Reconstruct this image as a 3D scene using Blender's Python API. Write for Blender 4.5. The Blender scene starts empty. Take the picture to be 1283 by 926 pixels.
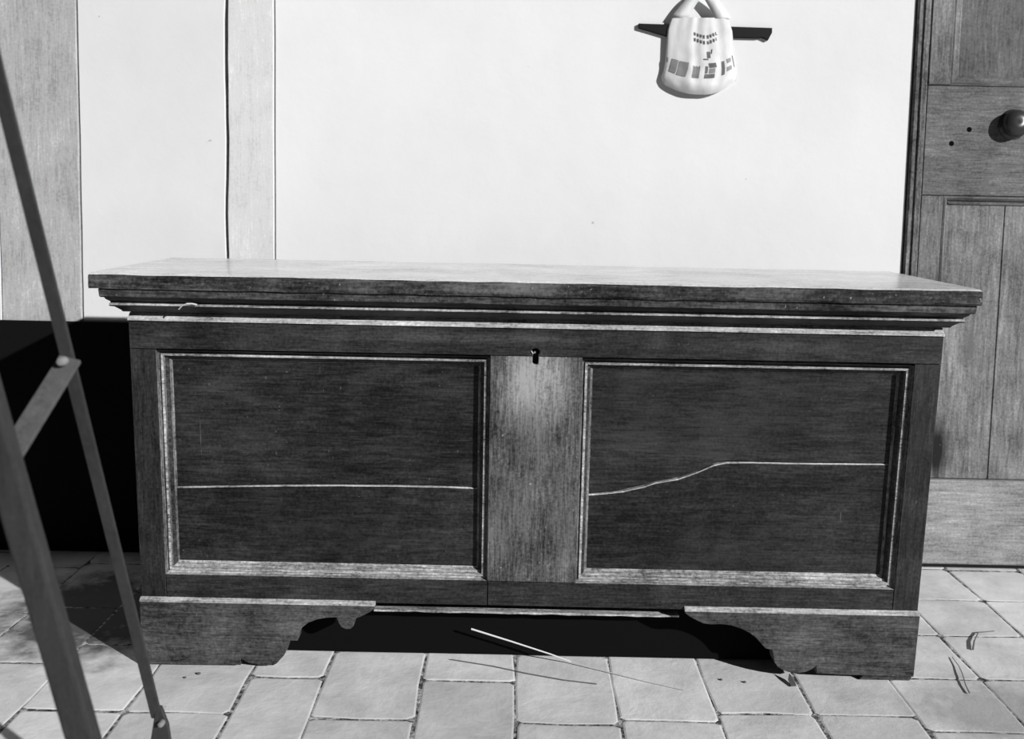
import bpy, bmesh, math, random
from mathutils import Vector, Matrix, noise
random.seed(7)
sc = bpy.context.scene
COL = sc.collection

# ------------------------------------------------------------------ camera
F_PX, PITCH, YAW, ROLL = 1233.7, 0.1728, 0.0023, 0.0195
cd = bpy.data.cameras.new('camera')
cd.sensor_width = 36.0
cd.lens = F_PX / 1283 * 36.0
cd.clip_start = 0.05
cd.dof.use_dof = True
cd.dof.focus_distance = 1.62
cd.dof.aperture_fstop = 6.3
cam = bpy.data.objects.new('camera', cd)
COL.objects.link(cam)
fwd = Vector((-math.sin(YAW)*math.cos(PITCH), math.cos(YAW)*math.cos(PITCH), -math.sin(PITCH)))
rgt = Vector((math.cos(YAW), math.sin(YAW), 0))
upv = rgt.cross(fwd)
r2 = rgt*math.cos(ROLL) + upv*math.sin(ROLL)
u2 = upv*math.cos(ROLL) - rgt*math.sin(ROLL)
M = Matrix((r2, u2, -fwd)).transposed().to_4x4()
M.translation = Vector((-.033, -1.557, .792))
cam.matrix_world = M
sc.camera = cam

# ------------------------------------------------------------------ world, sun, exposure
w = bpy.data.worlds.new('world'); sc.world = w; w.use_nodes = True
w.node_tree.nodes['Background'].inputs[0].default_value = (.8, .8, .8, 1)
w.node_tree.nodes['Background'].inputs[1].default_value = .035
sd = bpy.data.lights.new('sun', 'SUN'); sd.energy = 5.05; sd.angle = math.radians(.8)
sun = bpy.data.objects.new('sun', sd); COL.objects.link(sun)
SUN_DIR = Vector((-1.90, 1.60, -1)).normalized()
sun.rotation_euler = SUN_DIR.to_track_quat('-Z', 'Y').to_euler()
sun.location = (3, -3, 3)
vs = sc.view_settings
vs.view_transform = 'Standard'; vs.look = 'None'; vs.gamma = 1; vs.use_curve_mapping = False
vs.exposure = 0.0

# ------------------------------------------------------------------ materials (all grey: a black and white photograph)
class N:
    def __init__(s, name):
        s.m = bpy.data.materials.new(name); s.m.use_nodes = True
        s.t = s.m.node_tree; s.b = s.t.nodes['Principled BSDF']
        s.co = s.t.nodes.new('ShaderNodeTexCoord').outputs['Object']
    def new(s, t, **k):
        n = s.t.nodes.new(t)
        for a, v in k.items(): setattr(n, a, v)
        return n
    def ln(s, a, b): s.t.links.new(a, b)
    def mapped(s, scale, loc=(0, 0, 0)):
        n = s.new('ShaderNodeMapping'); s.ln(s.co, n.inputs[0])
        n.inputs['Scale'].default_value = scale; n.inputs['Location'].default_value = loc
        return n.outputs[0]
    def noise(s, vec, scale=1, detail=6, rough=.6, dist=0):
        n = s.new('ShaderNodeTexNoise'); s.ln(vec, n.inputs['Vector'])
        n.inputs['Scale'].default_value = scale; n.inputs['Detail'].default_value = detail
        n.inputs['Roughness'].default_value = rough; n.inputs['Distortion'].default_value = dist
        return n.outputs[0]
    def ramp(s, v, stops):
        n = s.new('ShaderNodeValToRGB'); s.ln(v, n.inputs[0])
        e = n.color_ramp.elements
        while len(e) < len(stops): e.new(.5)
        for el, (p, g) in zip(e, stops): el.position = p; el.color = (g, g, g, 1)
        return n.outputs[0]
    def mix(s, fac, a, b, mode='MIX'):
        n = s.new('ShaderNodeMix', data_type='RGBA', blend_type=mode)
        for sock, v in ((n.inputs[0], fac), (n.inputs[6], a), (n.inputs[7], b)):
            if isinstance(v, (int, float)):
                sock.default_value = v if sock.type == 'VALUE' else (v, v, v, 1)
            else: s.ln(v, sock)
        return n.outputs[2]
    def math(s, op, a, b=0.0):
        n = s.new('ShaderNodeMath', operation=op)
        for sock, v in ((n.inputs[0], a), (n.inputs[1], b)):
            if isinstance(v, (int, float)): sock.default_value = v
            else: s.ln(v, sock)
        return n.outputs[0]
    def blob(s, centre, radii, hard=.5, grain=(22, 22, 22)):
        """soft ellipsoid mask around a place on the thing, 1 inside"""
        v = s.mapped(tuple(1/r for r in radii), tuple(-c/r for c, r in zip(centre, radii)))
        nz = s.noise(s.mapped(grain), 1, 5)
        l = s.new('ShaderNodeVectorMath', operation='LENGTH'); s.ln(v, l.inputs[0])
        d = s.math('ADD', l.outputs['Value'], s.math('MULTIPLY', s.math('SUBTRACT', nz, .5), 1.1))
        return s.ramp(d, [(hard, 1), (1, 0)])
    def done(s, col, rough=.6, bump=None, bs=.3, bd=.002, spec=.5):
        if isinstance(col, (int, float)): s.b.inputs['Base Color'].default_value = (col, col, col, 1)
        else: s.ln(col, s.b.inputs['Base Color'])
        if isinstance(rough, (int, float)): s.b.inputs['Roughness'].default_value = rough
        else: s.ln(rough, s.b.inputs['Roughness'])
        s.b.inputs['Specular IOR Level'].default_value = spec
        if bump is not None:
            n = s.new('ShaderNodeBump'); n.inputs['Strength'].default_value = bs
            n.inputs['Distance'].default_value = bd
            s.ln(bump, n.inputs['Height']); s.ln(n.outputs[0], s.b.inputs['Normal'])
        return s.m

AX = {'x': (7, 75, 75), 'y': (75, 7, 75), 'z': (75, 75, 7)}
def wood(name, dark, light, axis='x', rough=.55, flecks=.45, stains=(), bs=.5, spec=.2, fine=1.0, con=1.0):
    n = N(name)
    sc_ = AX[axis]
    g = n.noise(n.mapped(tuple(c*fine for c in sc_)), 1, 8, .68, .6)
    g2 = n.noise(n.mapped(tuple(c*4*fine for c in sc_)), 1, 4, .6)
    p = n.noise(n.mapped((7, 7, 7)), 1, 5, .65, .4)
    v = n.math('ADD', n.math('MULTIPLY', g, .42), n.math('MULTIPLY', p, .58))
    q = n.noise(n.mapped((190, 190, 190)), 1, 4, .7)
    v = n.math('ADD', n.math('MULTIPLY', v, .50), n.math('MULTIPLY', g2, .24))
    v = n.math('ADD', v, n.math('MULTIPLY', q, .26))
    c = n.ramp(v, [(pp, (dark+light)/2*(1-con)+tt*con) for pp, tt in ((.42, dark*.4), (.485, dark*.65+light*.35), (.54, light), (.60, light*1.7))])
    for centre, radii, tone, amt in stains:
        m = n.blob(centre, radii, .35, tuple(c*1.2 if c > 9 else 9 for c in sc_))
        if amt < .93: m = n.math('MULTIPLY', m, n.ramp(v, [(.43, .25), (.54, 1)]))
        c = n.mix(n.math('MULTIPLY', m, amt), c, tone)
    # pale flecks and scratches
    f = n.noise(n.mapped((150, 150, 110)), 1, 3, .6)
    fm = n.ramp(f, [(.685, 0), (.74, 1)])
    s1 = n.noise(n.mapped((240, 240, 16)), 1, 2, .5, .3)
    sm = n.math('MULTIPLY', n.ramp(s1, [(.72, 0), (.77, 1)]), n.ramp(p, [(.5, 0), (.62, 1)]))
    c = n.mix(n.math('MULTIPLY', n.math('MAXIMUM', fm, sm), flecks), c, min(light*4.5, .6))
    return n.done(c, rough, v, bs, .0025, spec)

MAT = {}
MAT['rail'] = wood('dark_oak_rail', .009, .036, 'x', stains=[((-.12, 0, .57), (.30, .05, .012), .11, .45), ((.38, 0, .565), (.2, .05, .012), .10, .3)])
MAT['stile'] = wood('dark_oak_stile', .008, .030, 'z')
MAT['panel'] = wood('dark_oak_panel', .005, .028, 'x', flecks=.6, stains=[((.28, .02, .46), (.26, .06, .10), .034, .6), ((.33, .02, .22), (.16, .05, .07), .030, .5), ((-.34, .02, .25), (.2, .05, .07), .022, .5)])
MAT['muntin'] = wood('worn_oak_muntin', .028, .12, 'z', flecks=.6, stains=[((0, 0, .500), (.066, .05, .100), .36, .92), ((.0, 0, .40), (.03, .05, .09), .15, .6), ((-.03, 0, .26), (.05, .05, .1), .13, .5), ((.05, 0, .28), (.03, .05, .1), .13, .4)])
MAT['mould'] = wood('oak_moulding', .010, .05, 'x', fine=1.5)
MAT['mould_v'] = wood('oak_moulding_upright', .05, .16, 'z', fine=1.5)
MAT['ledge'] = wood('worn_dusty_ledge', .30, .52, 'x', .8, .1, bs=.3)
MAT['ledge_mould'] = wood('dusty_moulding', .14, .40, 'x', .8, .1, fine=1.5)
MAT['cornice'] = wood('black_oak_cornice', .004, .03, 'x', .5, .5, stains=[((.6, 0, .635), (.09, .1, .012), .2, .6)])
MAT['fascia'] = wood('worn_fascia', .012, .075, 'x', .5, .8, stains=[((.6, 0, .635), (.12, .1, .02), .22, .7)])
MAT['foot'] = wood('oak_foot', .026, .076, 'x', flecks=.2, fine=1.2)
MAT['lidtop'] = wood('worn_lid_with_glare', .56, .72, 'x', .24, .15, con=.7, bs=.05, spec=.7)  # worn and dusty, paled further to carry the wall's reflection
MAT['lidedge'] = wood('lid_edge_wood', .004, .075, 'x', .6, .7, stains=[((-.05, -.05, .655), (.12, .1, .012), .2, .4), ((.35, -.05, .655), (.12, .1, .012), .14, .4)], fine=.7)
MAT['carcass'] = wood('dark_carcass_wood', .010, .03, 'y', .7)
MAT['under_shade'] = N('under_shade_black').done(.003, .9, spec=.1)  # near black, for the added shade board under the chest
MAT['iron'] = N('black_iron').done(.006, .6, spec=.2)
MAT['steel'] = N('bright_metal').done(.22, .45)
MAT['bottomlip'] = wood('splintered_pale_wood', .2, .45, 'x', .8)
MAT['door'] = wood('weathered_door_upright', .085, .21, 'z', .65, .3, con=.7, stains=[((.905, 0, .27), (.035, .1, .085), .012, .95)], fine=.9)
MAT['doorpanel'] = wood('weathered_door_panel', .10, .25, 'z', .65, .35, con=.7, stains=[((.90, 0, .268), (.040, .1, .085), .008, 1), ((.96, 0, .50), (.02, .1, .05), .05, .5), ((.99, 0, .43), (.015, .1, .04), .3, .4)], fine=.8)
MAT['door_upper'] = wood('weathered_upper_panel', .065, .14, 'z', .65, .2, con=.7, fine=.8)
MAT['doorrail'] = wood('weathered_door_rail', .075, .17, 'x', .65, .25, con=.7, fine=1.0)
MAT['doorbottom'] = wood('bleached_door_rail', .18, .36, 'x', .75, .15, fine=.8, con=.6)
MAT['jamb'] = wood('door_frame_wood', .05, .16, 'z', .65, .5)
MAT['post_grey'] = wood('grey_limewashed_post', .31, .45, 'z', .85, .05, bs=.4, con=.40)
MAT['post_pale'] = wood('pale_limewashed_post', .58, .70, 'z', .85, .0, bs=.3, con=.22)
MAT['wall_shade'] = N('wall_shade_black').done(.004, .9, spec=.1)  # black of the added board that stands for shadow on the wall
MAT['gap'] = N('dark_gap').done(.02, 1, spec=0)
MAT['stand'] = wood('painted_metal', .028, .042, 'z', .5, .05, bs=.1, con=.4)
MAT['stand_pale'] = wood('painted_metal_pale', .07, .10, 'z', .5, .05, bs=.1, con=.4)
MAT['straw'] = N('straw').done(.62, .7)
MAT['strand'] = N('strand').done(.13, .8)
MAT['grass'] = N('dry_grass').done(.2, .8)
MAT['leaf'] = N('dead_leaf').done(.10, .8)
MAT['pebble'] = N('pebble').done(.09, .9)
MAT['knob'] = N('dark_knob').done(.03, .35)
MAT['hole'] = N('nail_hole').done(.006, 1, spec=0)
MAT['print'] = N('grey_print').done(.22, .6)
MAT['print_dark'] = N('dark_print').done(.09, .6)
n = N('white_plastic'); bgn = n.noise(n.mapped((60, 60, 18)), 1, 4)
MAT['bag'] = n.done(n.ramp(bgn, [(.3, .56), (.6, .67)]), .6, bgn, .15, .003)
# lime plaster
def plaster(name, lo, hi):
    n = N(name)
    a = n.noise(n.mapped((3, 3, 3)), 1, 6, .6)
    b = n.noise(n.mapped((34, 34, 34)), 1, 3, .5)
    c = n.ramp(a, [(.3, lo), (.65, hi)])
    spots = n.math('MULTIPLY', n.ramp(b, [(.735, 0), (.76, 1)]), .55)
    c = n.mix(spots, c, .22)
    return n.done(c, .95, n.math('ADD', a, n.math('MULTIPLY', n.noise(n.mapped((14, 14, 14)), 1, 5), .4)), .35, .006, .1)
MAT['plaster'] = plaster('white_limewash', .72, .77)
MAT['plaster_b'] = plaster('grey_white_limewash', .64, .70)
# paving bricks: tone differs from brick to brick
def paving():
    n = N('worn_paving_brick')
    inf = n.new('ShaderNodeObjectInfo')
    a = n.noise(n.mapped((9, 9, 9)), 1, 7, .65, .3)
    b = n.noise(n.mapped((70, 70, 70)), 1, 4, .6)
    c = n.ramp(a, [(.32, .64), (.62, .90)])
    r = n.ramp(inf.outputs['Random'], [(0, .84), (1, 1.0)])
    c = n.mix(1.0, c, r, 'MULTIPLY')
    c = n.mix(n.math('MULTIPLY', n.ramp(b, [(.70, 0), (.76, 1)]), .5), c, .22)
    m = n.blob((.76, -.10, 0), (.20, .13, .1), .4)
    c = n.mix(n.math('MULTIPLY', m, .75), c, .36)
    m = n.blob((-.80, .22, 0), (.26, .26, .1), .5)  # black patch left of the chest: dirt, with its shade put into the colour
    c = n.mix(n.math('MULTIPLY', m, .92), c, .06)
    return n.done(c, .9, n.math('ADD', a, n.math('MULTIPLY', b, .3)), .5, .004, .15)
MAT['brick'] = paving()
n = N('joint_earth'); a = n.noise(n.mapped((60, 60, 60)), 1, 6, .7)
MAT['joint'] = n.done(n.ramp(a, [(.40, .04), (.50, .22), (.60, .60)]), 1, a, .8, .01, 0)

# ------------------------------------------------------------------ mesh helpers
def link(name, bm, mats, parent=None, loc=None, smooth=False, bev=0):
    bmesh.ops.recalc_face_normals(bm, faces=bm.faces)
    me = bpy.data.meshes.new(name); bm.to_mesh(me); bm.free()
    for m in (mats if isinstance(mats, (list, tuple)) else [mats]): me.materials.append(MAT[m] if isinstance(m, str) else m)
    if smooth:
        for p in me.polygons: p.use_smooth = True
    o = bpy.data.objects.new(name, me); COL.objects.link(o)
    if loc:
        me.transform(Matrix.Translation(-Vector(loc))); o.location = loc
    if parent:
        o.parent = parent
        if parent.type == 'EMPTY' or parent.location.length > 0:
            pass
    return o
def empty(name, loc=(0, 0, 0), rot=(0, 0, 0)):
    o = bpy.data.objects.new(name, None); o.empty_display_size = .05
    COL.objects.link(o); o.location = loc; o.rotation_euler = rot
    return o
def tag(o, label=None, cat=None, group=None, kind=None):
    for k, v in (('label', label), ('category', cat), ('group', group), ('kind', kind)):
        if v: o[k] = v
    return o
def bevel(bm, w, seg=1, edges=None):
    bmesh.ops.bevel(bm, geom=list(edges if edges is not None else bm.edges), offset=w, segments=seg, affect='EDGES', profile=.6, clamp_overlap=True)
def box(x0, x1, y0, y1, z0, z1, b=0, seg=1):
    bm = bmesh.new()
    vs_ = [bm.verts.new((x, y, z)) for x in (x0, x1) for y in (y0, y1) for z in (z0, z1)]
    for f in ((0, 1, 3, 2), (4, 6, 7, 5), (0, 4, 5, 1), (2, 3, 7, 6), (0, 2, 6, 4), (1, 5, 7, 3)):
        bm.faces.new([vs_[i] for i in f])
    bmesh.ops.recalc_face_normals(bm, faces=bm.faces)
    if b: bevel(bm, b, seg)
    return bm
def prism(pts, y0, y1, b=0):
    """outline in x, z pulled from y0 (front) to y1"""
    bm = bmesh.new()
    a = [bm.verts.new((x, y0, z)) for x, z in pts]
    c = [bm.verts.new((x, y1, z)) for x, z in pts]
    f0 = bm.faces.new(a); bm.faces.new(c[::-1])
    for i in range(len(pts)):
        j = (i+1) % len(pts); bm.faces.new((a[j], a[i], c[i], c[j]))
    bmesh.ops.recalc_face_normals(bm, faces=bm.faces)
    if b: bevel(bm, b, 1, f0.edges[:])
    return bm
def sweep_x(prof, xs, jit=None, ends=True):
    """closed profile of y, z repeated at each x; jit(i, k) -> dy, dz"""
    bm = bmesh.new(); rings = []
    for i, x in enumerate(xs):
        rings.append([bm.verts.new((x, y+(jit(i, k)[0] if jit else 0), z+(jit(i, k)[1] if jit else 0))) for k, (y, z) in enumerate(prof)])
    n_ = len(prof)
    for a, b in zip(rings, rings[1:]):
        for k in range(n_):
            l = (k+1) % n_; bm.faces.new((a[k], a[l], b[l], b[k]))
    if ends: bm.faces.new(rings[0]); bm.faces.new(rings[-1][::-1])
    return bm
def strip(rings, closed=True):
    bm = bmesh.new()
    R_ = [[bm.verts.new(p) for p in r] for r in rings]
    n_ = len(R_[0])
    for a, b in zip(R_, R_[1:]):
        for k in range(n_ if closed else n_-1):
            l = (k+1) % n_; bm.faces.new((a[k], a[l], b[l], b[k]))
    if closed: bm.faces.new(R_[0]); bm.faces.new(R_[-1][::-1])
    return bm
def bar(p, q, wx, wy, up=(0, 1, 0), b=.001, w2=None):
    """flat bar from p to q, wx across, wy thick along `up`"""
    p, q = Vector(p), Vector(q); d = (q-p).normalized()
    u = Vector(up); u = (u-d*u.dot(d)).normalized(); s = d.cross(u)
    rings = []
    for c, w_ in ((p, wx), (q, w2 or wx)):
        rings.append([c+s*(w_/2)*i+u*(wy/2)*j for i, j in ((-1, -1), (1, -1), (1, 1), (-1, 1))])
    bm = strip(rings)
    bmesh.ops.recalc_face_normals(bm, faces=bm.faces)
    if b: bevel(bm, b, 2)
    return bm
def tube(pts, rad, n_=6):
    pts = [Vector(p) for p in pts]; rings = []
    for i, p in enumerate(pts):
        d = (pts[min(i+1, len(pts)-1)]-pts[max(i-1, 0)]).normalized()
        u = d.cross(Vector((.13, .31, .94))).normalized(); v = d.cross(u)
        r = rad(i/(len(pts)-1)) if callable(rad) else rad
        rings.append([p+u*r*math.cos(2*math.pi*k/n_)+v*r*math.sin(2*math.pi*k/n_) for k in range(n_)])
    return strip(rings)
def lathe(prof, centre, axis='y', n_=24):
    """profile of (radius, distance along axis) about an axis through centre, from -axis side"""
    rings = []
    for r, d in prof:
        ring = []
        for k in range(n_):
            a = 2*math.pi*k/n_; c, s = r*math.cos(a), r*math.sin(a)
            ring.append(Vector(centre)+Vector({'y': (c, d, s), 'z': (c, s, d), 'x': (d, c, s)}[axis]))
        rings.append(ring)
    return strip(rings)
def jitter(a): return random.uniform(-a, a)

# ------------------------------------------------------------------ floor: paving bricks in columns running away from the camera
floor = link('floor', box(-3.2, 3.2, -3.2, .60, -.06, -.0011), 'joint'); tag(floor, kind='structure')
def paver_pts(x0, x1, y0, y1):
    c = min(.018, (x1-x0)*.12)
    j = lambda: jitter(.0028)
    P = [(x0+c, y0), (x1-c, y0), (x1, y0+c), (x1, y1-c), (x1-c, y1), (x0+c, y1), (x0, y1-c), (x0, y0+c)]
    # corners are only slightly clipped: pull the outline back out
    Q = []
    for i, (x, y) in enumerate(P):
        Q.append((x+j(), y+j()))
    return Q
def add_paver(bm, x0, x1, y0, y1, dz):
    g = .0015
    x0, x1, y0, y1 = x0+g, x1-g, y0+g, y1-g
    c = .007
    P = [(x0+c, y0), ((x0+x1)/2, y0), (x1-c, y0), (x1, y0+c), (x1, (y0+y1)/2), (x1, y1-c), (x1-c, y1), ((x0+x1)/2, y1), (x0+c, y1), (x0, y1-c), (x0, (y0+y1)/2), (x0, y0+c)]
    P = [(x+jitter(.0028), y+jitter(.0028)) for x, y in P]
    cx, cy = (x0+x1)/2, (y0+y1)/2
    tx, ty = jitter(.002), jitter(.002)
    def ring(k, z): return [bm.verts.new((cx+(x-cx)*(1-k/(x1-x0)*2), cy+(y-cy)*(1-k/(y1-y0)*2), z+dz+((x-cx)*tx+(y-cy)*ty if z > -.03 else 0))) for x, y in P]
    rs = [ring(0, -.04), ring(0, -.0020), ring(.0005, -.0006), ring(.0035, 0)]
    for a, b in zip(rs, rs[1:]):
        for i in range(12):
            j = (i+1) % 12; bm.faces.new((a[i], a[j], b[j], b[i]))
    bm.faces.new(rs[-1])
near = [-.945, -.785, -.625, -.462, -.338, -.176, -.022, .140, .295, .452, .612, .772, .932, 1.092]
cols = [-.945-.16*k for k in range(14, 0, -1)] + near + [1.092+.16*k for k in range(1, 14)]
phase = {-.785: -.155, -.625: -.155, -.462: -.035, -.338: -.162, -.176: -.036, -.022: -.165, .140: -.150, .295: -.122, .452: -.122, .612: .007, .772: .008, .932: .006, -.945: -.003}
far = bmesh.new(); nb = 0
for x0, x1 in zip(cols, cols[1:]):
    key = min(phase, key=lambda k: abs(k-x0)) if abs(min(phase, key=lambda k: abs(k-x0))-x0) < .01 else None
    ph = phase[key] if key is not None else random.uniform(-.2, 0)
    L = .170 if x0 > .6 else .228
    k0 = math.floor((-3.1-ph)/L)
    y = ph+k0*L
    while y < .55:
        ya, yb = y, min(y+L, .562)
        y += L
        if yb-ya < .03: continue
        dz = jitter(.0003)-.0003
        if -1.35 < (x0+x1)/2 < 1.5 and yb > -.42:
            bm = bmesh.new(); add_paver(bm, x0, x1, ya, yb, dz)
            o = link('paving_brick', bm, 'brick', floor); nb += 1
        else:
            add_paver(far, x0, x1, ya, yb, dz)
fo = link('paving_brick_field', far, 'brick', floor); tag(fo, kind='stuff')

# ------------------------------------------------------------------ back wall: leans back a little, everything on it is laid out on its own plane
WY, LEAN = .53, -math.atan(.08)
def wl(o):          # stand a thing, modelled about the wall foot, up on the leaning wall
    o.location = (0, WY, 0); o.rotation_euler = (LEAN, 0, 0); return o
wall = wl(link('wall_back', box(-2.6, 2.6, .035, .16, -.05, 2.5), 'gap')); tag(wall, kind='structure')
def edge_line(x, z0, z1, n_, amp, seed):
    return [(x+amp*(noise.noise(Vector((seed, z*6, 0)))+.5*noise.noise(Vector((seed, z*23, 3)))), z) for z in [z0+(z1-z0)*i/n_ for i in range(n_+1)]]
def slab(left, right, y0, y1): return prism(left+right[::-1], y0, y1, .0015)
S = lambda x, a=0, s=0: edge_line(x, .0, 2.48, 60, a, s)
link('plaster_panel', slab(S(-2.55), S(-1.152, .002, 1), .0, .05), 'plaster_b', wall)
link('plaster_panel', slab(S(-.9735, .0015, 2), S(-.6615, .003, 3), .0, .05), 'plaster_b', wall)
link('plaster_panel', slab(S(-.5545, .0012, 5), S(.800), .0, .05), 'plaster', wall)
link('plaster_panel', slab(S(1.66), S(2.55), .0, .05), 'plaster', wall)
p1 = wl(link('trim_1', slab(S(-1.15, .002, 1), S(-.9765, .0015, 2), -.002, .05), 'post_grey')); tag(p1, kind='structure')
p1['label'] = 'grey limewashed timber post at the left end of the wall'
def crack_edge(x):
    out = []
    for i in range(61):
        z = 2.48*i/60
        wdt = .0035+.004*max(0, min(1, (z-.62)/.55))
        out.append((x+wdt*.5+.003*noise.noise(Vector((3, z*6, 0)))+.0018*noise.noise(Vector((9, z*14, 0))), z))
    return out
p2 = wl(link('trim_2', slab(crack_edge(-.657), S(-.557, .0012, 5), -.0035, .05), 'post_pale')); tag(p2, kind='structure')
p2['label'] = 'pale limewashed timber post with a dark crack along its left edge'
sk = wl(link('shade_board_back', box(-2.55, .799, -.010, -.0045, .0, .510, .002), 'wall_shade')); tag(sk, kind='structure')  # board added in place of the dark shadow left of the chest

# ------------------------------------------------------------------ panelled door on the right
door = wl(empty('door_1')); tag(door, kind='structure')
door['label'] = 'weathered panelled wooden door with a round knob to the right of the chest'
DX0, DX1 = .8315, 1.600
link('door_jamb', prism([(.8025, 0), (.8308, 0), (.8308, 2.06), (.8025, 2.06)], -.008, .06, .003), 'jamb', door)
link('jamb_bead', box(.8150, .8200, -.0115, -.007, 0, 2.05, .0015), 'jamb', door)
link('door_jamb', prism([(1.602, 0), (1.655, 0), (1.655, 2.06), (1.602, 2.06)], -.016, .06, .003), 'jamb', door)
link('door_head', box(.8025, 1.655, -.016, .06, 2.062, 2.14, .003), 'jamb', door)
link('plaster_over_door', box(.8025, 1.655, .0, .05, 2.142, 2.48), 'plaster', wall)
FD = -.006       # face of the door leaf
link('stile', prism([(DX0, .2005), (.8785, .2005), (.8785, .8155), (DX0, .8155)], FD, .03, .0015), 'door', door)
link('stile', prism([(DX0, 1.0475), (.8785, 1.0475), (.8785, 1.92), (DX0, 1.92)], FD-.003, .03, .0015), 'door', door)
link('stile', prism([(1.535, .2005), (DX1, .2005), (DX1, 1.92), (1.535, 1.92)], FD, .03, .0015), 'door', door)
link('lock_rail', prism([(DX0, .817), (1.534, .817), (1.534, 1.046), (DX0, 1.046)], FD, .03, .0015), 'doorrail', door)
link('bottom_rail', prism([(DX0, .010), (1.60, .010), (1.60, .199), (DX0, .199)], FD-.004, .03, .003), 'doorbottom', door)
link('top_rail', prism([(DX0, 1.9215), (1.60, 1.9215), (1.60, 2.055), (DX0, 2.055)], FD, .03, .0015), 'doorrail', door)
for a, b in ((.8795, 1.0165), (1.018, 1.27), (1.2715, 1.534)):
    link('panel_board', box(a, b, FD+.012, .028, .2005, .8155, .0012), 'doorpanel', door)
link('upper_panel', box(.8795, 1.534, FD+.014, .028, 1.0475, 1.92, .001), 'door_upper', door)
def frame_mould(name, x0, x1, z0, z1, prof, sides, mats, parent, worn=None, worn_at=()):
    """mitred mouldings inside an opening; prof = (distance in, depth y), first and last points lie at the back"""
    for s in sides:
        def pt(d, y, e):
            if s == 'top': return (x0+d if e == 0 else x1-d, y, z1-d)
            if s == 'bottom': return (x0+d if e == 0 else x1-d, y, z0+d)
            if s == 'left': return (x0+d, y, z0+d if e == 0 else z1-d)
            return (x1-d, y, z0+d if e == 0 else z1-d)
        rings = [[pt(d, y, e) for d, y in prof] for e in (0, 1)]
        bm = strip(rings)
        ms = [mats[s]]
        if worn and s != 'bottom': ms_dark = (6, 7)
        else: ms_dark = ()
        if worn:
            bm.faces.ensure_lookup_table(); ms.append(worn)
            for k in worn_at: bm.faces[k].material_index = 1
            if ms_dark: ms.append('mould')
            for k in ms_dark: bm.faces[k].material_index = 2
        link(name, bm, ms, parent)
dp = [(0, .027), (0, FD+.001), (.004, FD-.0005), (.008, FD+.003), (.010, FD+.008), (.016, FD+.009), (.019, FD+.0125), (.019, .027)]
dm = dict(top='doorrail', bottom='doorrail', left='door', right='door')
frame_mould('panel_moulding', .8795, 1.534, .2005, .8155, dp[:4]+[(.012, FD+.0125), (.012, .027)], ['left'], dm, door)
frame_mould('panel_moulding', .8795, 1.534, .2005, .8155, dp, ['top', 'right'], dm, door)
frame_mould('panel_moulding', .8795, 1.534, 1.0475, 1.92, [(0, .027), (0, FD+.001), (.003, FD), (.010, FD+.010), (.017, FD+.011), (.022, FD+.0145), (.022, .027)], ['left', 'bottom', 'right', 'top'], dm, door)
kn = link('door_knob', lathe([(.0, -.036), (.012, -.0355), (.022, -.032), (.028, -.026), (.029, -.021), (.024, -.016), (.015, -.013), (.014, -.009), (.031, -.008), (.032, -.006), (.0, -.006)], (1.0165, FD+.006, .968)), 'knob', door, smooth=True)
kn['label'] = 'dark round door knob'
for x, z in ((.925, .956), (.889, .926)):
    link('nail_hole', lathe([(.0, .001), (.0056, .0), (.0050, -.0008), (.0, -.0008)], (x, FD, z), n_=10), 'hole', door)
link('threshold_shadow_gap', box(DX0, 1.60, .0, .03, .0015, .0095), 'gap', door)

# ------------------------------------------------------------------ the chest
chest = empty('chest'); tag(chest, 'dark oak panelled chest with two front panels and bracket feet on the brick floor', 'chest')
KX = .0005
# top rail with the upper half of the keyhole cut out of its lower edge
key = [(KX-.0045+.001, .5425), (KX-.0048, .546)] + [(KX+.0068*math.cos(a), .5492+.0062*math.sin(a)) for a in [math.radians(200-22*i) for i in range(0, 11)]] + [(KX+.0048, .546), (KX+.0045, .5425)]
link('top_rail', prism([(-.650, .5425)]+key+[(.650, .5425), (.650, .5885), (-.650, .5885)], 0, .028, .0008), 'rail', chest)
# worn bead along the top of the front
bead = sweep_x([(-.0035, .5880), (-.0040, .5905), (.0085, .6000), (.026, .6000), (.026, .5880)], [-.650+1.30*i/50 for i in range(51)], lambda i, k: ((.0008*noise.noise(Vector((i*.9, k, 0))), .0008*noise.noise(Vector((i*.7, 5, k)))) if k in (1, 2) else (0, 0)))
link('rail_bead', bead, 'ledge', chest)['label'] = 'pale worn bead under the lid'
link('stile', prism([(-.650, .1175), (-.6085, .1175), (-.6085, .5415), (-.650, .5415)], 0, .028, .0008), 'stile', chest)
link('stile', prism([(.6075, .1175), (.650, .1175), (.650, .5415), (.6075, .5415)], 0, .028, .0008), 'stile', chest)
link('bottom_rail', prism([(-.6078, .1175), (-.0712, .1185), (-.0712, .1615), (-.6078, .1615)], 0, .028, .0008), 'rail', chest)
link('bottom_rail', prism([(-.0700, .1185), (.6068, .1175), (.6068, .1605), (-.0700, .1605)], 0, .028, .0008), 'rail', chest)
mt = [(-.0715, .1618), (.0755, .1612), (.0755, .5418)] + [(KX+.0052, .5418), (KX+.0050, .5300), (KX+.002, .5288), (KX-.0030, .5296), (KX-.0046, .5315), (KX-.0046, .5418)] + [(-.0715, .5418)]
m_ = link('muntin', prism(mt, -.0004, .028, .0006), 'muntin', chest); m_['label'] = 'paler worn middle upright below the keyhole'
kp = link('lock_plate', box(-.03, .03, .016, .028, .51, .57), 'iron', chest)
link('lock_pin', lathe([(.0, -.001), (.0016, -.001), (.0016, .012), (0, .012)], (KX-.0012, .002, .5485), n_=10), 'steel', chest)
link('keyhole_splinter', bar((-.0065, -.001, .5515), (-.0030, -.0012, .5465), .0018, .0014, b=.0003), 'ledge', chest)
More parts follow.
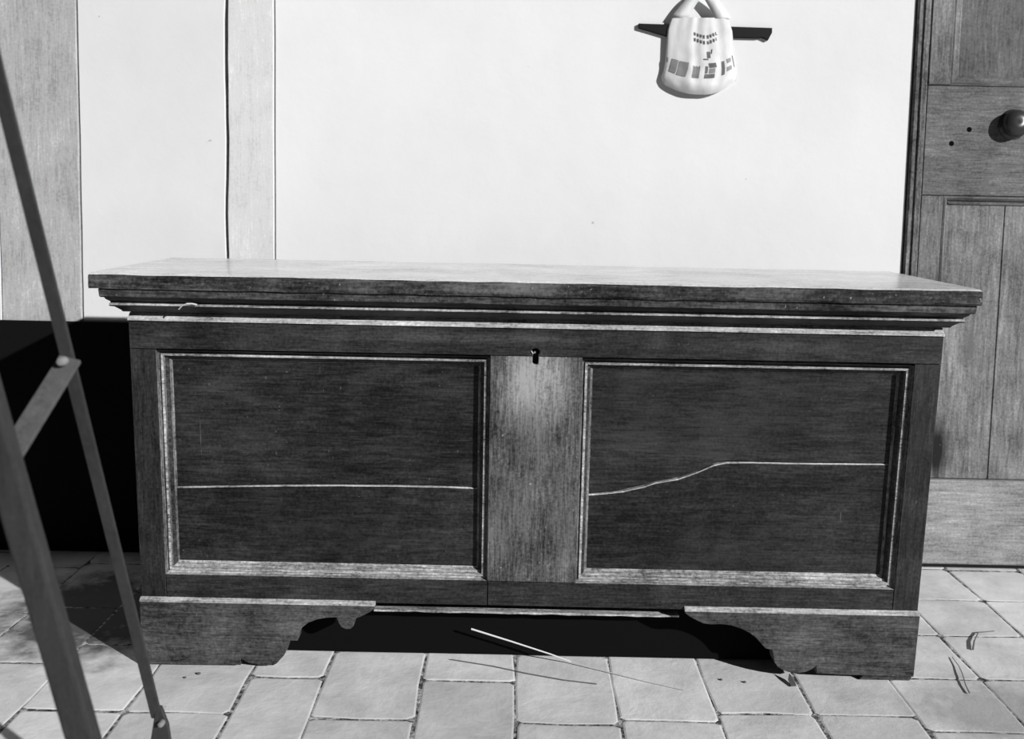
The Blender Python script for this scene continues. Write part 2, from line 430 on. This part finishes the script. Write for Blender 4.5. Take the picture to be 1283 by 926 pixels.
# panels: two boards each, split along a crack
crackL = [(-.600, .306), (-.594, .307), (-.539, .3092), (-.432, .313), (-.326, .3158), (-.22, .317), (-.141, .317), (-.085, .3158), (-.078, .3155)]
crackR = [(.080, .307), (.089, .308), (.120, .3105), (.151, .315), (.187, .324), (.205, .331), (.242, .338), (.275, .351), (.30, .363), (.32, .368), (.36, .3692), (.438, .369), (.60, .371), (.602, .371)]
def board(cr, z, up, y0, mats, jt=0):
    xs = [p[0] for p in cr]
    if up: pts = [(xs[0], z), (xs[-1], z)] + [(x, y+(.0030 if .085 < x < .33 else .0016)) for x, y in cr[::-1]]
    else: pts = [(xs[0], z)] + [(x, y) for x, y in cr] + [(xs[-1], z)]
    bm = bmesh.new()
    if up:
        return prism(pts, y0, .034, .0006)
    # lower board: its split edge is a pale broken arris
    f = [bm.verts.new((x, y0, zz)) for x, zz in ([(xs[0], z)]+[(x, y-.0016) for x, y in cr]+[(xs[-1], z)])]
    m = [bm.verts.new((x, y0+.0018, y)) for x, y in cr]
    b = [bm.verts.new((x, .034, zz)) for x, zz in pts]
    bm.faces.new(f)
    for i in range(len(cr)-1):
        q = bm.faces.new((f[i+1], f[i+2], m[i+1], m[i])); q.material_index = 1
        q = bm.faces.new((m[i], m[i+1], b[i+2], b[i+1])); q.material_index = 1
    bm.faces.new((f[0], f[1], m[0], b[1], b[0])); bm.faces.new((f[-1], b[-1], b[-2], m[-1], f[-2])); bm.faces.new((f[0], b[0], b[-1], f[-1])); bm.faces.new(b[::-1])
    return bm
link('panel_board', board(crackL, .5400, True, .0213, 'panel'), 'panel', chest)
link('panel_board', board(crackL, .1615, False, .0193, 'panel'), ['panel', 'ledge'], chest)
link('panel_board', board(crackR, .5400, True, .0208, 'panel'), 'panel', chest)
link('panel_board', board(crackR, .1615, False, .0198, 'panel'), ['panel', 'ledge'], chest)
pm = [(0, .026), (0, -.0002), (.0015, .0075), (.0050, .0085), (.0055, .0055), (.0092, .0062), (.0100, .0120), (.0135, .0130), (.0150, .0178), (.0190, .0198), (.0190, .0275)]
mm = dict(top='mould', bottom='ledge_mould', left='mould_v', right='mould_v')  # light painted by side: top darkened for its shade, uprights lightened
frame_mould('panel_moulding', -.6080, -.0718, .1620, .5400, pm, ['top', 'bottom', 'left', 'right'], mm, chest, 'ledge_mould', (4,))
frame_mould('panel_moulding', .0758, .6070, .1610, .5390, pm, ['top', 'bottom', 'left', 'right'], mm, chest, 'ledge_mould', (4,))
# bracket feet
def arc(cx, cz, r, a0, a1, n_): return [(cx+r*math.cos(math.radians(a0+(a1-a0)*i/n_)), cz+r*math.sin(math.radians(a0+(a1-a0)*i/n_))) for i in range(n_+1)]
footL = [(-.651, .1165), (-.651, .0045), (-.560, .0050), (-.4850, .0060), (-.4845, .0180), (-.478, .0135), (-.471, .0100), (-.460, .0080), (-.445, .0062), (-.430, .0065), (-.424, .0100), (-.418, .0170), (-.411, .0250), (-.4075, .0340), (-.4065, .0480), (-.400, .0515), (-.388, .0520), (-.3865, .0660), (-.380, .0755), (-.370, .0840), (-.355, .0905), (-.338, .0940), (-.322, .0950), (-.3185, .0850), (-.314, .0780), (-.307, .0745), (-.299, .0750), (-.2935, .0800), (-.2915, .0930), (-.283, .0965), (-.272, .1020), (-.262, .1085), (-.2575, .1140), (-.2575, .1165)]
footR = [(.2595, .1185), (.2600, .1150), (.268, .1090), (.279, .1030), (.291, .0975), (.303, .0960), (.322, .0968), (.338, .0950), (.355, .0895), (.369, .0825), (.381, .0735), (.392, .0610), (.398, .0550), (.4085, .0530), (.411, .0430), (.414, .0310), (.420, .0225), (.430, .0165), (.443, .0125), (.455, .0120), (.468, .0145), (.478, .0195), (.4845, .0250), (.4860, .0125), (.520, .0110), (.580, .0100), (.6500, .0095), (.6510, .1185)]
for pts, z0, z1 in ((footL, .1165, .1165), (footR, .1185, .1185)):
    fo_ = link('bracket_foot', prism(pts, -.0085, .020, .0010), 'foot', chest)
    x0, x1 = min(p[0] for p in pts), max(p[0] for p in pts)
    link('foot_ledge', sweep_x([(-.0082, z0-.0005), (-.0088, z0+.0012), (-.0010, z0+.0058), (.0, z0+.0058), (.0, z0-.0005)], [x0+(x1-x0)*i/20 for i in range(21)], lambda i, k: ((.0006*noise.noise(Vector((i*.9, k, 7))),)*2 if k in (1, 2) else (0, 0))), 'ledge', fo_)['label'] = 'pale worn ledge on top of the foot'
# the rest of the box, and an added shade board under it
for s in (-1, 1):
    xa, xb = sorted((s*.650, s*.628))
    link('side_board', box(xa, xb, .0285, .318, .118, .596, .001), 'carcass', chest)
    xa, xb = sorted((s*.651, s*.630))
    link('side_foot', prism([(.0205, .005), (.10, .006), (.12, .05), (.16, .09), (.20, .09), (.24, .05), (.26, .006), (.325, .005), (.325, .117), (.0205, .117)], xa, xb, .001), 'foot', chest)
    o = COL.objects['side_foot' if s < 0 else 'side_foot.001']
    for v in o.data.vertices: v.co = Vector((v.co.y, v.co.x, v.co.z))
    o.data.flip_normals()
link('back_board', box(-.628, .628, .300, .318, .10, .596, .001), 'carcass', chest)
rng = random.Random(3)
link('bottom_board', sweep_x([(.0120, .0985), (.0118, .1000), (.0125, .1015), (.29, .1015), (.29, .0985)], [-.262+.516*i/36 for i in range(37)], lambda i, k: ((.002*noise.noise(Vector((i*.35, 2, 0))), .0012*noise.noise(Vector((i*.5, 9, k)))) if k < 3 else (0, 0))), 'bottomlip', chest)['label'] = 'pale splintered front edge of the bottom board'
link('under_shade_board', box(-.60, .60, .056, .070, .004, .0975), 'under_shade', chest)  # board added behind the front rail so the space below stays dark
# lid: one thick worn board
xs = [-.689+1.370*i/80 for i in range(81)]
lp = [(-.050, .6425), (-.0510, .6460), (-.0505, .6550), (-.0505, .6600), (-.0480, .6640), (-.0420, .6662), (-.02, .6668), (.15, .6668), (.335, .6668), (.337, .6650), (.337, .6425)]
def lj(i, k):
    if k > 5: return (0, .0006*noise.noise(Vector((i*.12, k, 0))))
    a = .0014*noise.noise(Vector((i*.45, k*.6, 0)))+.0008*noise.noise(Vector((i*1.7, k, 4)))
    return (a, .0012*noise.noise(Vector((i*.3, 7, k*.4))))
bm = sweep_x(lp, xs, lj)
bmesh.ops.recalc_face_normals(bm, faces=bm.faces)
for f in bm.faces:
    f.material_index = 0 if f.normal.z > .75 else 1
lid = link('lid', bm, ['lidtop', 'lidedge'], chest); lid['label'] = 'single thick lid board, worn top paled by painted glare and dark front edge'
# cornice moulding under the lid, mitred at the corners
cp = [(-.010, .6420), (.045, .6420), (.0455, .6400), (.0445, .6300), (.0415, .6283), (.0360, .6277), (.0330, .6245), (.0250, .6205), (.0245, .6185), (.0272, .6176), (.0280, .6150), (.0265, .6130), (.0180, .6115), (.0115, .6080), (.0060, .6050), (.0030, .6020), (-.010, .6020)]
so = lambda o_: .007+.019*(o_-.003)/.042 if o_ > 0 else -.010   # the ends overhang less than the front
ccols = {7: 1, 8: 1, 9: 1}
def cornice(a, b, nrm, mit_a, mit_b, n_, f_n, f_s):
    a, b = Vector(a), Vector(b); t = (b-a).normalized(); nrm = Vector(nrm)
    rings = []
    for i in range(n_+1):
        u = i/n_; base = a.lerp(b, u); r = []
        for k, (o_, z) in enumerate(cp):
            sh = -f_s(o_)*mit_a*(1-u)+f_s(o_)*mit_b*u
            j = .0007*noise.noise(Vector((i*.6+nrm.x*9, k*.8, 1))) if 0 < i < n_ else 0
            r.append(base+nrm*(f_n(o_)+j)+t*sh+Vector((0, 0, z+j*.6)))
        rings.append(r)
    bm = strip(rings)
    n_p = len(cp)
    bm.faces.ensure_lookup_table()
    for i in range(n_):
        for k in range(n_p):
            if k in (8, 9): bm.faces[i*n_p+k].material_index = 1
            if k in (1, 2): bm.faces[i*n_p+k].material_index = 2
    return bm
CX = .6500
link('cornice_moulding', cornice((-CX, 0, 0), (CX, 0, 0), (0, -1, 0), 1, 1, 60, lambda o_: o_, so), ['cornice', 'ledge_mould', 'fascia'], chest)
link('cornice_moulding', cornice((-CX, .31, 0), (-CX, 0, 0), (-1, 0, 0), 0, 1, 10, so, lambda o_: o_), ['cornice', 'ledge_mould', 'fascia'], chest)
link('cornice_moulding', cornice((CX, 0, 0), (CX, .31, 0), (1, 0, 0), 1, 0, 10, so, lambda o_: o_), ['cornice', 'ledge_mould', 'fascia'], chest)

# ------------------------------------------------------------------ plastic bag and the dark rail it hangs on
rail = wl(empty('peg_rail')); tag(rail, 'short dark wooden peg rail fixed high on the white wall', 'peg rail')
link('rail_board', prism([(.2150, 1.1530), (.2750, 1.1370), (.4700, 1.1370), (.4760, 1.1385), (.4890, 1.1330), (.4965, 1.1480), (.4965, 1.1580), (.2150, 1.1620)], -.0085, -.0005, .001), 'iron', rail)
tag(wl(link('nail', lathe([(0, -.034), (.0045, -.0335), (.0045, -.0305), (.0022, -.0295), (.0018, .0), (.0, .0)], (.345, 0, 1.2240), n_=12), 'iron')), 'iron nail in the white wall holding the carrier bag', 'nail')
bag = wl(empty('carrier_bag')); tag(bag, 'white plastic carrier bag with a grey printed band hanging from the peg rail', 'bag')
bl = [(1.1490, .2755, .4120), (1.120, .2745, .4160), (1.090, .2735, .4215), (1.068, .2710, .4255), (1.050, .2660, .4250), (1.042, .2690, .4210)]
def outline(u):
    """left and right edge and foot line of the bag: u 0..1 across, v 0 at top .. 1 at the foot"""
    return 1.0410-.0245*math.sin(math.pi*min(1, max(0, u*1.02)))**.75 if u < .55 else 1.0165+.0300*((u-.55)/.45)**2.2
def bagpt(u, v, side):
    top = 1.1780-.004*math.sin(math.pi*u)
    z = top+(outline(u)-top)*v
    zz = min(max(z, 1.042), 1.149)
    for (za, la, ra), (zb, lb, rb) in zip(bl, bl[1:]):
        if zb <= zz <= za:
            t = (za-zz)/(za-zb+1e-9); l, r = la+(lb-la)*t, ra+(rb-ra)*t; break
    if z > 1.149: t = (z-1.149)/.033; l += .010*t; r -= .012*t
    x = l+(r-l)*u
    env = (math.sin(math.pi*u)**.6 if 0 < u < 1 else 0)
    bul = (.004+.016*v**1.5)*env*(1-.75*max(0, (v-.86)/.14)**2)
    fold = (.0007*math.sin(u*21+1.2)+.0005*math.sin(u*37+v*2)+.0012*noise.noise(Vector((u*9, v*3, 2))))*env*(1-.6*v)
    crum = .0022*noise.noise(Vector((u*7, v*9, 5)))*env*v
    base = -.0115+.0035*v
    d = base-(bul+fold+crum if side == 0 else -.002*env)
    return Vector((x, d, z))
bm = bmesh.new(); NU, NV = 44, 36
G = [[[bm.verts.new(bagpt(i/NU, j/NV, s)) for i in range(NU+1)] for j in range(NV+1)] for s in (0, 1)]
for s in (0, 1):
    for j in range(NV):
        for i in range(NU):
            bm.faces.new((G[s][j][i], G[s][j][i+1], G[s][j+1][i+1], G[s][j+1][i]))
bmesh.ops.remove_doubles(bm, verts=bm.verts, dist=.0004)
link('bag_body', bm, 'bag', bag, smooth=True)
for sgn in (-1, 1):
    hx = .345+sgn*.046
    link('handle', strip([[(hx-sgn*.018+(.345-hx)*t*.86-.0, -.0140-.010*t, 1.1735+.053*t+.006*math.sin(3.1*t)), (hx+sgn*.018+(.345-hx)*t*1.0-sgn*.012*t, -.0140-.010*t, 1.1735+.058*t+.006*math.sin(3.1*t)),
        (hx+sgn*.018+(.345-hx)*t*1.0-sgn*.012*t, -.0125-.010*t, 1.1735+.058*t+.006*math.sin(3.1*t)), (hx-sgn*.018+(.345-hx)*t*.86, -.0125-.010*t, 1.1735+.053*t+.006*math.sin(3.1*t))] for t in [i/10 for i in range(11)]]), 'bag', bag, smooth=True)
def patch(bm, u0, u1, v0, v1, slant=0, nu=4, nv=4):
    g = [[bm.verts.new(bagpt(u0+(u1-u0)*i/nu+slant*(j/nv), v0+(v1-v0)*j/nv, 0)+Vector((0, -.0009, 0))) for i in range(nu+1)] for j in range(nv+1)]
    for j in range(nv):
        for i in range(nu): bm.faces.new((g[j][i], g[j][i+1], g[j+1][i+1], g[j+1][i]))
def printed(name, mat, *specs):
    bm = bmesh.new()
    for q in specs: patch(bm, *q)
    return link(name, bm, mat, bag)
printed('printed_block', 'print', (.085, .180, .600, .790, -.02))
printed('printed_block', 'print', (.195, .325, .605, .800, -.02))
printed('printed_block', 'print_dark', (.555, .690, .745, .800, 0))
printed('printed_block', 'print_dark', (.600, .700, .600, .660, .01))
printed('printed_block', 'print', (.610, .690, .670, .735, 0))
printed('printed_block', 'print_dark', (.555, .590, .640, .735, 0))
printed('printed_block', 'print_dark', (.785, .825, .600, .790, 0))
printed('printed_block', 'print', (.865, .925, .590, .650, 0))
printed('printed_block', 'print', (.855, .925, .700, .760, 0))
printed('printed_block', 'print_dark', (.950, .960, .575, .760, .012))
printed('printed_block', 'print', (.012, .035, .61, .68, 0))
for k in range(5): printed('printed_stripe', 'print', (.390+.020*k, .402+.020*k, .635+.01*(k % 2), .800, 0, 2))
printed('printed_emblem', 'print_dark', (.585, .632, .445, .530, .0, 2, 2))
printed('printed_emblem', 'print_dark', (.530, .600, .538, .555, 0, 2, 2))
printed('printed_emblem', 'print_dark', (.655, .668, .415, .475, -.012, 2, 2))
# two lines of small lettering dipping towards the middle fold (too small in the photograph to read)
pl = bmesh.new(); rl = random.Random(11)
for row, n_ in ((0, 8), (1, 8)):
    for k in range(n_):
        u = .400+.045*k+(0 if k < 4 else .015)
        dip = (k if k < 4 else 7-k)*.013
        v = .190+row*.075+dip
        patch(pl, u, u+.010, v, v+.044, .003, 1, 2)
        if rl.random() < .8: patch(pl, u+.020, u+.029, v+.003, v+.046, -.002, 1, 2)
        if rl.random() < .75:
            vv = v+rl.choice((.0, .017, .034)); patch(pl, u, u+.028, vv, vv+.011, 0, 2, 1)
tag(link('printed_lettering', pl, 'print_dark', bag), kind='stuff')

# ------------------------------------------------------------------ folding stand in the left foreground
stand = empty('folding_stand', (-.40, -.65, 0)); tag(stand, 'grey folding metal stand with crossed bars in the left foreground', 'stand')
def child(name, bm, mat, parent, smooth=False):
    o = link(name, bm, mat, parent, smooth=smooth)
    p, off = parent, Vector((0, 0, 0))
    while p: off += p.location; p = p.parent
    o.data.transform(Matrix.Translation(-off)); return o
child('leg', bar((-.470, -.80, .735), (-.3165, -.80, 0), .024, .016, (0, 1, 0), .003), 'stand', stand)
child('strut', bar((-.4520, -.765, .945), (-.4395, -.503, .190), .0125, .0040, (0, 1, .3), .001), 'stand', stand)
child('brace', bar((-.4365, -.676, .640), (-.4560, -.782, .556), .0200, .004, (0, 1, 0), .001), 'stand_pale', stand)
pv = child('foot_bracket', prism([(-.4465, .0), (-.4250, .0), (-.4225, .150), (-.4255, .1830), (-.4325, .2050), (-.4385, .2060), (-.4475, .158)], -.508, -.503, .0008), 'stand', stand)
child('bolt', lathe([(0, -.516), (.0030, -.515), (.0035, -.512), (.0035, -.506), (0, -.506)], (-.4315, 0, .187), n_=12), 'steel', stand)
bl_ = child('bolt', lathe([(0, -.008), (.003, -.0075), (.0042, -.004), (.0042, .001), (0, .001)], (-.4372, -.688, .640), n_=12), 'steel', stand)
child('crossbar', bar((-.470, -.80, .730), (-.4515, -.765, .940), .012, .010, (0, 1, 0), .001), 'stand', stand)

# ------------------------------------------------------------------ small litter on the floor, with a strand for the straw shadow
def loose(name, bm, mat, loc, label, cat, group=None, smooth=False):
    o = link(name, bm, mat, loc=loc, smooth=smooth); return tag(o, label, cat, group)
loose('straw', tube([(-.098, .030, .062), (-.03, .030, .041), (.04, .031, .018), (.075, .030, .0055), (.12, .010, .0022), (.19, -.025, .0016), (.257, -.055, .0014)], lambda t: .0016-.0010*t), 'straw', (.075, .030, .0), 'pale straw slanting out from under the chest onto the bricks', 'straw')
loose('strand', tube([(-.133, .038, .0012), (-.06, .016, .0014), (.0, -.008, .0012), (.06, -.028, .0013), (.114, -.039, .0012)], .0010), 'strand', (0, -.008, 0), 'thin dark twig laid on the bricks as the shadow of the straw', 'strand')  # strand put in for the shadow the straw casts
loose('straw_wisp', tube([(-.558, -.0310, .6105), (-.551, -.0350, .6168), (-.543, -.0370, .6203), (-.536, -.0350, .6203), (-.529, -.0320, .6185)], .0010), 'straw', (-.55, -.02, .615), 'tiny curled straw caught on the left of the cornice', 'straw')
loose('grass_blade', tube([(.728, -.046, .002), (.733, -.020, .003), (.745, .02, .004), (.752, .05, .0032), (.756, .085, .002)], lambda t: .0012-.0006*t), 'grass', (.73, 0, 0), 'pale bent grass blade on the dark paving patch right of the chest', 'grass')
loose('grass_blade', tube([(.808, .118, .002), (.825, .150, .0035), (.850, .188, .003), (.885, .198, .002)], lambda t: .0017-.0008*t), 'strand', (.82, .15, 0), 'dark curved grass stem on the bricks beyond the right foot', 'grass')
bm = bmesh.new()
for a, b in (((.436, -.028), (.447, -.025)),):
    v_ = [bm.verts.new(p) for p in ((.437, -.034, .001), (.446, -.034, .002), (.446, -.016, .006), (.441, -.006, .010), (.436, -.018, .005))]
    bm.faces.new(v_)
r_ = bmesh.ops.extrude_face_region(bm, geom=bm.faces[:])
for e in r_['geom']:
    if isinstance(e, bmesh.types.BMVert): e.co.z += .0012
loose('dead_leaf', bm, 'leaf', (.441, -.02, 0), 'small dead leaf propped by the scroll of the right foot', 'leaf')
loose('wedge', prism([(.560, .0005), (.646, .0005), (.649, .0075), (.566, .0085)], -.004, .045, .001), 'foot', (.60, 0, 0), 'thin wooden wedge under the right foot of the chest', 'wedge')
def pebble(x, y, r, label, mat='pebble'):
    bm = bmesh.new(); bmesh.ops.create_icosphere(bm, subdivisions=2, radius=r)
    for v in bm.verts:
        v.co *= 1+.35*noise.noise(v.co*120+Vector((x*50, y*50, 0))); v.co.z *= .6; v.co += Vector((x, y, r*.45))
    loose('pebble', bm, mat, (x, y, 0), label, 'pebble', 'bits of grit on the floor')
pebble(-.548, -.032, .0035, 'dark pebble in front of the left foot, the nearer to the foot')
pebble(-.566, -.046, .0025, 'smaller dark pebble in front of the left foot, further left')
pebble(.363, -.022, .0028, 'dark crumb on the bricks just left of the dead leaf')
pebble(.728, .325, .0042, 'dark pebble against the chest on the far paving at right')
pebble(.325, -.015, .0024, 'small crumb on the bricks left of the right foot')
